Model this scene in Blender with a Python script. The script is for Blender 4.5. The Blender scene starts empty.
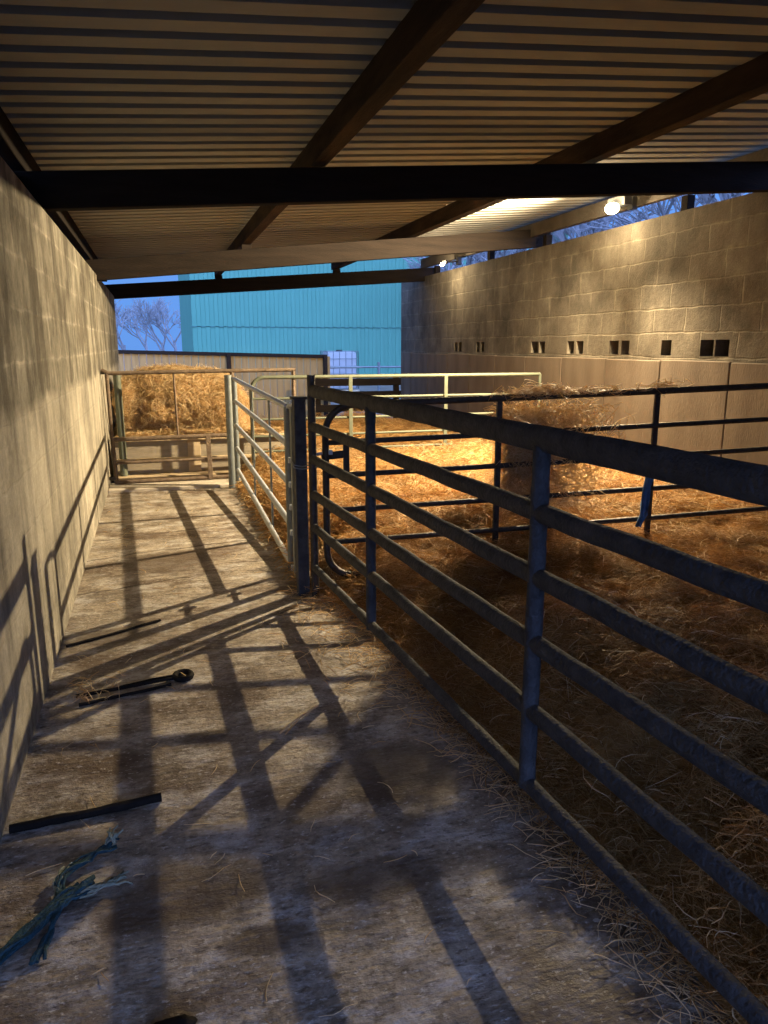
import bpy, bmesh, math, random
import numpy as np
from mathutils import Vector, Matrix, noise
random.seed(7); rng = np.random.default_rng(7)
S = bpy.context.scene
C = S.collection

# ---------------------------------------------------------------- camera, world, exposure, lamps
S.view_settings.view_transform = 'Standard'; S.view_settings.look = 'None'
S.view_settings.gamma = 1; S.view_settings.use_curve_mapping = False
S.view_settings.exposure = 0.12
cam = bpy.data.cameras.new('camera'); camo = bpy.data.objects.new('camera', cam); C.objects.link(camo)
camo.location = (0, 0, 1.5); camo.rotation_euler = (math.radians(90-12.6), 0, math.radians(-16.8))
cam.sensor_fit = 'HORIZONTAL'; cam.sensor_width = 36; cam.lens = 745/768*36; cam.clip_end = 500; cam.clip_start = .02
S.camera = camo

LAMP1 = (4.46, 6.9, 2.83); LAMP2 = (4.42, 11.45, 2.74)
LAMP_COL = (1.0, .77, .46)
LAMP1_W = 3300; LAMP1_DOWN = 1800; LAMP1_SPILL = 50; LAMP2_W = 50

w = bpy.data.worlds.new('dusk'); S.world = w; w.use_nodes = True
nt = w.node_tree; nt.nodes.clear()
def N(t, ty, **k):
    n = t.nodes.new(ty)
    for a, b in k.items(): setattr(n, a, b)
    return n
out = N(nt, 'ShaderNodeOutputWorld'); bg = N(nt, 'ShaderNodeBackground')
tc = N(nt, 'ShaderNodeTexCoord'); sep = N(nt, 'ShaderNodeSeparateXYZ')
nt.links.new(tc.outputs['Generated'], sep.inputs[0])
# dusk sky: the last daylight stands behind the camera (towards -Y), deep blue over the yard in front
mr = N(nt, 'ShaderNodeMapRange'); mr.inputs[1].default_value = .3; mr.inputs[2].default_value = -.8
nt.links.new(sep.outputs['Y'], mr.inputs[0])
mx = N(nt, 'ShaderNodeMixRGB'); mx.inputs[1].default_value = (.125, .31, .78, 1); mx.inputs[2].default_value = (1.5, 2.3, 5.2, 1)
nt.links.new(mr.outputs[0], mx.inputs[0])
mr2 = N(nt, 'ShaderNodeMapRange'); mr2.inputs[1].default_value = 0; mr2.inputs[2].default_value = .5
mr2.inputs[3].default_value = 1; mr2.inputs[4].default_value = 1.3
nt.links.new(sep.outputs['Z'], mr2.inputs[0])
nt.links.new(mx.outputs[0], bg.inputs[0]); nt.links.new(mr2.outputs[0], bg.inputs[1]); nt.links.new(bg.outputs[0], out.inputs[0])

# ---------------------------------------------------------------- helpers
def tag(o, label=None, cat=None, group=None, kind=None):
    if label: o['label'] = label
    if cat: o['category'] = cat
    if group: o['group'] = group
    if kind: o['kind'] = kind
    return o
def empty(name, loc, label, cat, group=None):
    o = bpy.data.objects.new(name, None); C.objects.link(o); o.location = loc; o.empty_display_size = .1
    return tag(o, label, cat, group)
def link_mesh(name, me, mat, parent=None, smooth=False):
    o = bpy.data.objects.new(name, me); C.objects.link(o)
    if mat:
        for m in (mat if isinstance(mat, (list, tuple)) else [mat]): me.materials.append(m)
    if smooth:
        for p in me.polygons: p.use_smooth = True
    if parent:
        o.parent = parent
        me.transform(Matrix.Translation(-Vector(parent_world(parent))))
    return o
def parent_world(p):
    v = Vector((0, 0, 0))
    while p: v += p.location; p = p.parent
    return v
class MB:
    """collects shapes in world coordinates, links them as one mesh"""
    def __init__(s): s.bm = bmesh.new()
    def box(s, a, b, bev=0, mi=0, rot=None, origin=None):
        a = Vector(a); b = Vector(b)
        t = bmesh.new(); bmesh.ops.create_cube(t, size=1)
        for v in t.verts:
            v.co = Vector(((v.co.x+.5)*(b.x-a.x)+a.x, (v.co.y+.5)*(b.y-a.y)+a.y, (v.co.z+.5)*(b.z-a.z)+a.z))
        if bev: bmesh.ops.bevel(t, geom=t.edges[:], offset=bev, segments=2, affect='EDGES', profile=.5)
        if rot is not None:
            c = Vector(origin) if origin else (a+b)/2
            for v in t.verts: v.co = c + rot @ (v.co-c)
        for f in t.faces: f.material_index = mi
        s.merge(t); return s
    def merge(s, t):
        me = bpy.data.meshes.new('t'); t.to_mesh(me); s.bm.from_mesh(me); bpy.data.meshes.remove(me); t.free()
    def bar(s, p, q, w, h, up=(0, 0, 1), bev=.003, ends=0):
        """rectangular bar from p to q; w across, h along 'up'"""
        p = Vector(p); q = Vector(q); d = (q-p).normalized(); u = Vector(up); side = d.cross(u).normalized(); u = side.cross(d).normalized()
        t = bmesh.new(); bmesh.ops.create_cube(t, size=1); L = (q-p).length
        M = Matrix((d, side, u)).transposed()
        for v in t.verts: v.co = Vector((v.co.x*L, v.co.y*w, v.co.z*h))
        if bev: bmesh.ops.bevel(t, geom=t.edges[:], offset=bev, segments=2, affect='EDGES', profile=.5)
        for v in t.verts: v.co = (p+q)/2 + M @ v.co
        s.merge(t); return s
    def tube(s, pts, r, n=10, rz=None, cap=True, closed=False):
        """tube through pts; r a number or list; rz: half-height if oval (vertical)"""
        pts = [Vector(p) for p in pts]; rs = r if isinstance(r, (list, tuple)) else [r]*len(pts)
        rings = []; prev = None
        for i, p in enumerate(pts):
            if closed: d = pts[(i+1) % len(pts)]-pts[i-1]
            else: d = pts[min(i+1, len(pts)-1)]-pts[max(i-1, 0)]
            d.normalize()
            ref = Vector((0, 0, 1)) if abs(d.z) < .9 else Vector((0, 1, 0))
            if prev is not None and (rz is None): ref = prev
            a = d.cross(ref)
            if a.length < 1e-4: a = d.orthogonal()
            a.normalize(); b = a.cross(d).normalized(); prev = b
            ring = []
            for k in range(n):
                t = 2*math.pi*k/n
                ring.append(s.bm.verts.new(p + a*math.cos(t)*rs[i] + b*math.sin(t)*(rz if rz else rs[i])))
            rings.append(ring)
        m = len(rings)
        for i in range(m if closed else m-1):
            A = rings[i]; B = rings[(i+1) % m]
            for k in range(n): s.bm.faces.new((A[k], A[(k+1) % n], B[(k+1) % n], B[k]))
        if cap and not closed:
            s.bm.faces.new(rings[0][::-1]); s.bm.faces.new(rings[-1])
        return s
    def build(s, name, mat, parent=None, smooth=False):
        bmesh.ops.recalc_face_normals(s.bm, faces=s.bm.faces[:])
        me = bpy.data.meshes.new(name); s.bm.to_mesh(me); s.bm.free()
        o = link_mesh(name, me, mat, parent, smooth)
        if smooth:
            try: me.set_sharp_from_angle(angle=math.radians(40))
            except Exception: pass
        return o
def sub(p, q, n):  # straight line cut into n pieces, for crusty pipes
    p = Vector(p); q = Vector(q); return [p.lerp(q, i/n) for i in range(n+1)]

# ---------------------------------------------------------------- materials
def mat(name, col, rough=.7, metal=0, nscale=0, ncol=None, nfac=.5, bump=0, bscale=40, spec=.3, detail=6, coord='Object', nstretch=None):
    m = bpy.data.materials.new(name); m.use_nodes = True; t = m.node_tree; b = t.nodes['Principled BSDF']
    b.inputs['Base Color'].default_value = (*col, 1); b.inputs['Roughness'].default_value = rough; b.inputs['Metallic'].default_value = metal
    b.inputs['Specular IOR Level'].default_value = spec
    tcn = N(t, 'ShaderNodeTexCoord'); src = tcn.outputs[coord]
    if nstretch:
        mp = N(t, 'ShaderNodeMapping'); mp.inputs['Scale'].default_value = nstretch; t.links.new(src, mp.inputs[0]); src = mp.outputs[0]
    if nscale:
        n = N(t, 'ShaderNodeTexNoise'); n.inputs['Scale'].default_value = nscale; n.inputs['Detail'].default_value = detail
        t.links.new(src, n.inputs['Vector'])
        r = N(t, 'ShaderNodeValToRGB'); r.color_ramp.elements[0].position = .5-nfac*.4; r.color_ramp.elements[1].position = .5+nfac*.4
        r.color_ramp.elements[0].color = (*col, 1); r.color_ramp.elements[1].color = (*(ncol or col), 1)
        t.links.new(n.outputs['Fac'], r.inputs[0]); t.links.new(r.outputs[0], b.inputs['Base Color'])
    if bump:
        n2 = N(t, 'ShaderNodeTexNoise'); n2.inputs['Scale'].default_value = bscale; n2.inputs['Detail'].default_value = 5
        t.links.new(src, n2.inputs['Vector'])
        bp = N(t, 'ShaderNodeBump'); bp.inputs['Strength'].default_value = bump; bp.inputs['Distance'].default_value = .01
        t.links.new(n2.outputs['Fac'], bp.inputs['Height']); t.links.new(bp.outputs[0], b.inputs['Normal'])
    return m
def noise_node(t, vec, scale, detail=5, rough=.6, stretch=None):
    if stretch:
        mp = N(t, 'ShaderNodeMapping'); mp.inputs['Scale'].default_value = stretch; t.links.new(vec, mp.inputs[0]); vec = mp.outputs[0]
    n = N(t, 'ShaderNodeTexNoise'); n.inputs['Scale'].default_value = scale; n.inputs['Detail'].default_value = detail; n.inputs['Roughness'].default_value = rough
    t.links.new(vec, n.inputs['Vector']); return n.outputs['Fac']
def ramp(t, fac, stops):
    r = N(t, 'ShaderNodeValToRGB'); cr = r.color_ramp
    while len(cr.elements) < len(stops): cr.elements.new(.5)
    for e, (p, c) in zip(cr.elements, stops):
        e.position = p; e.color = (*c, 1) if len(c) == 3 else c
    t.links.new(fac, r.inputs[0]); return r.outputs[0]
def mixc(t, fac, a, b, mode='MIX'):
    m = N(t, 'ShaderNodeMixRGB', blend_type=mode)
    for i, v in ((0, fac), (1, a), (2, b)):
        if hasattr(v, 'links') or hasattr(v, 'is_linked'): t.links.new(v, m.inputs[i])
        elif isinstance(v, (int, float)): m.inputs[i].default_value = v
        else: m.inputs[i].default_value = (*v, 1)
    return m.outputs[0]
def math_(t, op, a, b=None):
    m = N(t, 'ShaderNodeMath', operation=op)
    for i, v in ((0, a), (1, b)):
        if v is None: continue
        if isinstance(v, (int, float)): m.inputs[i].default_value = v
        else: t.links.new(v, m.inputs[i])
    return m.outputs[0]
G = lambda v: (v, v, v)

def concrete_floor():
    m = bpy.data.materials.new('brushed_concrete'); m.use_nodes = True; t = m.node_tree; b = t.nodes['Principled BSDF']
    v = N(t, 'ShaderNodeTexCoord').outputs['Object']
    sx0 = N(t, 'ShaderNodeSeparateXYZ'); t.links.new(v, sx0.inputs[0])
    base = ramp(t, noise_node(t, v, 2.2, 6), [(.3, (.20, .165, .125)), (.55, (.34, .29, .225)), (.75, (.44, .385, .30))])
    fine = ramp(t, noise_node(t, v, 45, 5, .7), [(.35, G(.62)), (.65, G(1.15))])
    col = mixc(t, .9, base, fine, 'MULTIPLY')
    # tamped ridges running across the passage, broken up
    ridge = noise_node(t, v, 10, 5, .7, (1.0, 2.6, 1))
    ridc = ramp(t, ridge, [(.36, G(.45)), (.50, G(1.0)), (.68, G(1.2))])
    col = mixc(t, .75, col, ridc, 'MULTIPLY')
    blot = ramp(t, noise_node(t, v, 5.5, 8, .75), [(.36, G(.5)), (.5, G(1)), (.66, G(1.35))])
    col = mixc(t, .8, col, blot, 'MULTIPLY')
    # pale lime bloom and scrapes
    bl = ramp(t, noise_node(t, v, 4.4, 9, .78, (1, 1.5, 1)), [(.49, G(0)), (.64, G(1))])
    col = mixc(t, math_(t, 'MULTIPLY', bl, .7), col, (.62, .61, .59))
    # dark muck patches
    mk = ramp(t, noise_node(t, v, 1.7, 7, .68, (1, 1.5, 1)), [(.50, G(0)), (.60, G(1))])
    col = mixc(t, math_(t, 'MULTIPLY', mk, .75), col, (.085, .052, .030))
    sp = ramp(t, noise_node(t, v, 26, 3, .6, (1, 2.2, 1)), [(.58, G(0)), (.64, G(1))])
    wh = ramp(t, noise_node(t, v, 38, 3, .6, (1, 1.8, 1)), [(.60, G(0)), (.66, G(1))])
    col = mixc(t, math_(t, 'MULTIPLY', wh, .5), col, (.66, .65, .63))
    col = mixc(t, math_(t, 'MULTIPLY', sp, .6), col, (.06, .04, .026))
    # dung trodden into a few places
    nz = math_(t, 'MULTIPLY', math_(t, 'SUBTRACT', noise_node(t, v, 7, 8, .75), .5), 1.5)
    for cx_, cy_, rx_, ry_ in ((-.02, 1.88, .24, .13), (.52, 1.80, .22, .09), (.18, 1.66, .12, .05), (-.30, 3.95, .22, .12), (.75, 2.30, .25, .2), (.1, 2.75, .1, .05), (.0, 5.3, .3, .3)):
        dx = math_(t, 'DIVIDE', math_(t, 'SUBTRACT', sx0.outputs['X'], cx_), rx_); dy = math_(t, 'DIVIDE', math_(t, 'SUBTRACT', sx0.outputs['Y'], cy_), ry_)
        dd = math_(t, 'ADD', math_(t, 'ADD', math_(t, 'MULTIPLY', dx, dx), math_(t, 'MULTIPLY', dy, dy)), nz)
        mm = N(t, 'ShaderNodeMapRange'); mm.inputs[1].default_value = 1.25; mm.inputs[2].default_value = .6; t.links.new(dd, mm.inputs[0])
        col = mixc(t, math_(t, 'MULTIPLY', mm.outputs[0], .7), col, (.075, .05, .032))
    # shrinkage joints across the passage
    sx = N(t, 'ShaderNodeSeparateXYZ'); t.links.new(v, sx.inputs[0])
    wob = math_(t, 'MULTIPLY', noise_node(t, v, 1.5, 4), .25)
    yy = math_(t, 'ADD', sx.outputs['Y'], wob)
    for yj, xr in ((5.75, 9), (6.35, 9), (5.0, .15)):
        d = math_(t, 'ABSOLUTE', math_(t, 'SUBTRACT', math_(t, 'ADD', yy, math_(t, 'MULTIPLY', sx.outputs['X'], -.25)), yj))
        g = math_(t, 'LESS_THAN', d, .011)
        g = math_(t, 'MULTIPLY', g, math_(t, 'LESS_THAN', sx.outputs['X'], xr))
        col = mixc(t, math_(t, 'MULTIPLY', g, .75), col, (.05, .035, .022))
    t.links.new(col, b.inputs['Base Color'])
    rg = ramp(t, noise_node(t, v, 5, 5), [(.4, G(.42)), (.62, G(.75))]); t.links.new(rg, b.inputs['Roughness'])
    b.inputs['Specular IOR Level'].default_value = .4
    bp = N(t, 'ShaderNodeBump'); bp.inputs['Strength'].default_value = .75; bp.inputs['Distance'].default_value = .02
    hh = math_(t, 'ADD', math_(t, 'MULTIPLY', ridge, 1.0), math_(t, 'MULTIPLY', noise_node(t, v, 60, 4), .35))
    t.links.new(hh, bp.inputs['Height']); t.links.new(bp.outputs[0], b.inputs['Normal'])
    return m

def block_wall(name, zbase, c1, c2, mort, dark, ccol, render_z=None, streak=.5):
    """concrete blocks 0.45 x 0.225 with smeared mortar; below render_z a smooth cement coat"""
    m = bpy.data.materials.new(name); m.use_nodes = True; t = m.node_tree; b = t.nodes['Principled BSDF']
    v = N(t, 'ShaderNodeTexCoord').outputs['Object']
    sx = N(t, 'ShaderNodeSeparateXYZ'); t.links.new(v, sx.inputs[0])
    wob = math_(t, 'MULTIPLY', math_(t, 'SUBTRACT', noise_node(t, v, 4, 3), .5), .05)
    cb = N(t, 'ShaderNodeCombineXYZ'); t.links.new(math_(t, 'ADD', sx.outputs['Y'], wob), cb.inputs[0])
    t.links.new(math_(t, 'ADD', math_(t, 'SUBTRACT', sx.outputs['Z'], zbase), wob), cb.inputs[1])
    br = N(t, 'ShaderNodeTexBrick'); br.inputs['Scale'].default_value = 1; br.inputs['Brick Width'].default_value = .46; br.inputs['Row Height'].default_value = .228
    br.inputs['Mortar Size'].default_value = .010; br.inputs['Mortar Smooth'].default_value = .6; br.inputs['Bias'].default_value = 0
    br.inputs['Color1'].default_value = (*c1, 1); br.inputs['Color2'].default_value = (*c2, 1); br.inputs['Mortar'].default_value = (*mort, 1)
    t.links.new(cb.outputs[0], br.inputs['Vector'])
    plain = ramp(t, noise_node(t, v, 3.1, 6, .6), [(.35, c2), (.65, c1)])
    vis = ramp(t, noise_node(t, v, 2.3, 5, .7), [(.40, G(0)), (.60, G(1))])
    col = mixc(t, vis, plain, br.outputs['Color'])
    # smears of mortar spreading from the joints
    br2 = N(t, 'ShaderNodeTexBrick'); br2.inputs['Scale'].default_value = 1; br2.inputs['Brick Width'].default_value = .46; br2.inputs['Row Height'].default_value = .228
    br2.inputs['Mortar Size'].default_value = .035; br2.inputs['Mortar Smooth'].default_value = 1
    t.links.new(cb.outputs[0], br2.inputs['Vector'])
    sm = math_(t, 'MULTIPLY', br2.outputs['Fac'], ramp(t, noise_node(t, v, 7, 5, .7), [(.4, G(0)), (.65, G(1))]))
    col = mixc(t, math_(t, 'MULTIPLY', sm, .8), col, mort)
    # damp stains and vertical runs
    st = ramp(t, noise_node(t, v, 2.2, 6, .68, (1, 1.5, .7)), [(.42, G(1)), (.62, G(0))])
    col = mixc(t, math_(t, 'MULTIPLY', st, streak), col, dark)
    if render_z is not None:
        cc = ramp(t, noise_node(t, v, 2.6, 6, .6, (1, 2.8, .5)), [(.3, tuple(x*.55 for x in ccol)), (.5, ccol), (.72, tuple(min(1, x*1.3) for x in ccol))])
        z2 = math_(t, 'ADD', sx.outputs['Z'], math_(t, 'MULTIPLY', noise_node(t, v, 3, 4), .25))
        f = N(t, 'ShaderNodeMapRange'); f.inputs[1].default_value = render_z+.16; f.inputs[2].default_value = render_z+.09; t.links.new(z2, f.inputs[0])
        col = mixc(t, f.outputs[0], col, cc)
        # muck splashes near the ground
        f2 = N(t, 'ShaderNodeMapRange'); f2.inputs[1].default_value = .75; f2.inputs[2].default_value = .1; t.links.new(z2, f2.inputs[0])
        sp = ramp(t, noise_node(t, v, 14, 5, .7), [(.45, G(0)), (.6, G(1))])
        col = mixc(t, math_(t, 'MULTIPLY', math_(t, 'MULTIPLY', f2.outputs[0], sp), .5), col, dark)
    big = ramp(t, noise_node(t, v, 1.1, 8, .72), [(.36, G(.45)), (.5, G(.9)), (.66, G(1.3))])
    col = mixc(t, .85, col, big, 'MULTIPLY')
    fine = ramp(t, noise_node(t, v, 70, 5, .7), [(.3, G(.72)), (.7, G(1.12))])
    col = mixc(t, .8, col, fine, 'MULTIPLY')
    t.links.new(col, b.inputs['Base Color']); b.inputs['Roughness'].default_value = .9; b.inputs['Specular IOR Level'].default_value = .15
    bp = N(t, 'ShaderNodeBump'); bp.inputs['Strength'].default_value = .6; bp.inputs['Distance'].default_value = .012
    hh = math_(t, 'ADD', noise_node(t, v, 30, 5, .7), math_(t, 'MULTIPLY', br.outputs['Fac'], -.6 if render_z is None else -.2))
    t.links.new(hh, bp.inputs['Height']); t.links.new(bp.outputs[0], b.inputs['Normal'])
    return m

def straw_mat(name, cols, rough=.55, patch=None, transl=.0):
    m = bpy.data.materials.new(name); m.use_nodes = True; t = m.node_tree; b = t.nodes['Principled BSDF']
    gi = N(t, 'ShaderNodeNewGeometry').outputs['Random Per Island']
    stops = [(i/(len(cols)-1), c) for i, c in enumerate(cols)]
    col = ramp(t, gi, stops)
    if patch:
        v = N(t, 'ShaderNodeTexCoord').outputs['Object']
        pf = ramp(t, noise_node(t, v, 1.6, 5, .65), [(.42, G(0)), (.62, G(1))])
        col = mixc(t, math_(t, 'MULTIPLY', pf, patch[0]), col, patch[1])
    t.links.new(col, b.inputs['Base Color']); b.inputs['Roughness'].default_value = rough; b.inputs['Specular IOR Level'].default_value = .35
    tr = N(t, 'ShaderNodeBsdfTranslucent'); t.links.new(col, tr.inputs[0]); ms = N(t, 'ShaderNodeMixShader'); ms.inputs[0].default_value = .5
    o = t.nodes['Material Output']; t.links.new(b.outputs[0], ms.inputs[1]); t.links.new(tr.outputs[0], ms.inputs[2]); t.links.new(ms.outputs[0], o.inputs[0])
    return m

M = {}
M['floor'] = concrete_floor()
M['wl'] = block_wall('left_blockwork', 1.20, (.31, .29, .235), (.21, .20, .16), (.44, .41, .34), (.085, .075, .058), (.34, .315, .255), 1.22, .9)
M['wr'] = block_wall('right_blockwork', 1.39, (.20, .175, .135), (.13, .115, .09), (.27, .24, .18), (.10, .085, .065), (.3, .26, .2), None, .75)
M['kerb'] = mat('kerb_concrete', (.30, .27, .22), .9, 0, 9, (.55, .50, .42), .8, .5, 50)
M['facing'] = mat('cement_facing', (.09, .068, .05), .9, 0, 2.2, (.19, .15, .11), .9, .4, 40, nstretch=(1, 2.2, .6))
M['hole'] = mat('hole_cell', (.10, .09, .07), .95, 0, 12, (.16, .14, .11), 1, .4, 60)
M['sheet'] = mat('roof_sheet', (.20, .20, .185), .8, 0, 1.3, (.33, .33, .30), .9, .15, 30, nstretch=(.35, 1.5, 1))
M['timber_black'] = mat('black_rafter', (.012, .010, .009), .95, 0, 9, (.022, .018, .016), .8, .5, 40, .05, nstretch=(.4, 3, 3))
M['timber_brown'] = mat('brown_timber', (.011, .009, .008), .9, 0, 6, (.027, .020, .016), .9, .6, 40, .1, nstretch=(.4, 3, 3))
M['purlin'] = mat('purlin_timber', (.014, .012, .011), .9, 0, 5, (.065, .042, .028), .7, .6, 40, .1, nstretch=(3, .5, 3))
M['eaves'] = mat('grey_eaves_timber', (.07, .06, .05), .9, 0, 5, (.13, .115, .095), .7, .5, 30, .1)
M['dirty_steel'] = mat('mucky_galvanised_steel', (.026, .027, .03), .7, .2, 22, (.085, .087, .092), .8, .8, 80, .25)
M['black_steel'] = mat('dark_painted_steel', (.025, .022, .02), .5, .3, 18, (.07, .06, .05), .8, .8, 60, .4)
M['galv'] = mat('galvanised_steel', (.36, .40, .44), .42, .5, 18, (.52, .56, .60), .8, .15, 40, .5)
M['galv_dull'] = mat('dull_galvanised_steel', (.13, .15, .15), .5, .4, 14, (.23, .26, .26), .8, .3, 40, .5)
M['pale_paint'] = mat('pale_green_paint', (.09, .105, .075), .6, .1, 12, (.15, .165, .12), .9, .2, 40)
M['rust'] = mat('rusty_steel', (.07, .05, .035), .8, .2, 20, (.24, .18, .125), .8, .7, 60)
M['board'] = mat('weathered_board', (.36, .28, .17), .85, 0, 5, (.55, .44, .29), .9, .5, 30, nstretch=(.4, 3, 6))
M['board_grey'] = mat('grey_trough_board', (.20, .175, .13), .85, 0, 5, (.36, .31, .235), .9, .5, 30, nstretch=(.5, 3, 5))
M['fence'] = mat('fence_planks', (.22, .145, .055), .9, 0, 3, (.42, .29, .12), .9, .5, 30, nstretch=(6, 1, .6))
M['teal'] = mat('teal_cladding', (.08, .24, .17), .8, 0, .6, (.10, .28, .20), .8, 0, 1)
M['ground'] = mat('yard_ground', (.10, .085, .065), .95, 0, 1.2, (.22, .19, .15), .9, .6, 8)
M['bark'] = mat('bark', (.20, .20, .21), .9, 0, 8, (.32, .32, .33), .8)
M['black'] = mat('black_rubber', (.008, .007, .006), .8, 0, 20, (.02, .017, .015), .8, .6, 50, .1)
M['twine'] = mat('blue_twine', (.006, .028, .042), .7, 0, 30, (.018, .07, .095), .8, .5, 120)
M['twine_grey'] = mat('frayed_grey_twine', (.16, .20, .16), .7, 0, 30, (.33, .34, .25), .8, .5, 120)
M['rag'] = mat('blue_cloth', (.03, .09, .20), .85, 0, 18, (.09, .20, .36), .9, .7, 60)
M['tank'] = mat('white_plastic', (.34, .34, .34), .4, 0, 4, (.45, .44, .42), .8)
M['housing'] = mat('lamp_housing', (.06, .06, .06), .5, .3, 10, (.10, .10, .10), .8)
M['bed'] = mat('matted_straw', (.18, .09, .026), .9, 0, 14, (.58, .34, .11), .9, 1.0, 45, detail=10)
M['bale'] = mat('packed_straw', (.40, .25, .10), .9, 0, 14, (.74, .52, .25), .9, 1.0, 45, detail=10)
M['straw'] = straw_mat('straw_stems', [(.26, .13, .036), (.52, .29, .095), (.64, .38, .13), (.74, .47, .18), (.82, .58, .27), (.44, .24, .075)], .5, (.4, (.13, .068, .026)))
M['straw_light'] = straw_mat('pale_straw_stems', [(.55, .37, .17), (.70, .50, .25), (.82, .64, .37), (.88, .74, .48), (.62, .42, .20)], .5)
def emit(name, col, s):
    m = bpy.data.materials.new(name); m.use_nodes = True; b = m.node_tree.nodes['Principled BSDF']
    b.inputs['Emission Color'].default_value = (*col, 1); b.inputs['Emission Strength'].default_value = s
    b.inputs['Base Color'].default_value = (.8, .8, .8, 1); return m
M['lens'] = emit('lit_lens', (1, .86, .55), 12)
M['lens_far'] = emit('lit_lens_far', (1, .88, .6), 5)

# ---------------------------------------------------------------- straw helpers (numpy)
def vnoise(x, y, seed=0):
    """smooth value noise on arrays, range 0..1"""
    xi = np.floor(x).astype(int); yi = np.floor(y).astype(int); fx = x-xi; fy = y-yi
    fx = fx*fx*(3-2*fx); fy = fy*fy*(3-2*fy)
    def h(a, b):
        s = np.sin(a*127.1+b*311.7+seed*74.7)*43758.5453; return s-np.floor(s)
    return (h(xi, yi)*(1-fx)+h(xi+1, yi)*fx)*(1-fy)+(h(xi, yi+1)*(1-fx)+h(xi+1, yi+1)*fx)*fy
def strands_mesh(name, P, D, L, R, bend, material, parent=None):
    """P centres (n,3), D unit dirs, L lengths, R radii, bend (n,3) offset of the middle: 3-sided stems of two pieces"""
    n = len(P); K = 5
    up = np.tile(np.array([[.13, .21, .97]]), (n, 1)); a = np.cross(D, up); a /= np.linalg.norm(a, axis=1)[:, None]+1e-9; b = np.cross(a, D)
    V = np.zeros((n, K, 3, 3)); s2 = rng.normal(0, .5, (n, 1))*bend[:, [1, 2, 0]]
    for i in range(K):
        u = i/(K-1); c = P + D*(L*(u-.5))[:, None] + bend*math.sin(math.pi*u) + s2*math.sin(2*math.pi*u)
        rr = R*(.55+.45*math.sin(math.pi*u))
        for k in range(3):
            an = 2*math.pi*k/3
            V[:, i, k] = c + (a*math.cos(an)+b*math.sin(an))*rr[:, None]
    V[:, :, :, 2] = np.maximum(V[:, :, :, 2], .0015)
    V = V.reshape(-1, 3)
    if parent is not None: V = V-np.array(parent_world(parent))
    f = []
    for i in range(K-1):
        for k in range(3):
            f.append([i*3+k, i*3+(k+1) % 3, (i+1)*3+(k+1) % 3, (i+1)*3+k])
    f = np.array(f)
    F = (f[None]+(np.arange(n)*3*K)[:, None, None]).reshape(-1)
    me = bpy.data.meshes.new(name); me.vertices.add(len(V)); me.vertices.foreach_set('co', V.ravel())
    nq = n*3*(K-1); me.loops.add(nq*4); me.loops.foreach_set('vertex_index', F)
    me.polygons.add(nq); me.polygons.foreach_set('loop_start', np.arange(nq)*4); me.polygons.foreach_set('loop_total', np.full(nq, 4))
    me.update(); me.validate()
    me.materials.append(material)
    o = bpy.data.objects.new(name, me); C.objects.link(o)
    if parent is not None: o.parent = parent
    return o
def rand_dirs(n, tilt=.35, bias=None):
    an = rng.uniform(0, 2*np.pi, n); z = rng.normal(0, tilt, n)
    D = np.stack([np.cos(an), np.sin(an), z], 1)
    if bias is not None: D = D+np.array(bias)
    return D/np.linalg.norm(D, axis=1)[:, None]

# ---------------------------------------------------------------- the shed: floor, walls, roof
LX = -.55; RX = 4.70; RZ = 2.70
def roof_z(x): return 2.30+.075*(x+.55)          # underside of the rafters
def struct(o): o['kind'] = 'structure'; return o

mb = MB(); mb.box((LX-.2, -1.6, -.15), (RX+.2, 13.6, 0)); struct(mb.build('floor', M['floor']))
mb = MB(); mb.box((LX-.215, -1.2, -.1), (LX, 13.0, 2.27), bev=.02); struct(mb.build('wall_left', M['wl']))
# low concrete step under the back gate
mb = MB(); mb.box((LX, 8.10, -.05), (.86, 8.50, .035), bev=.012); struct(mb.build('trim_1', M['kerb']))

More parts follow.
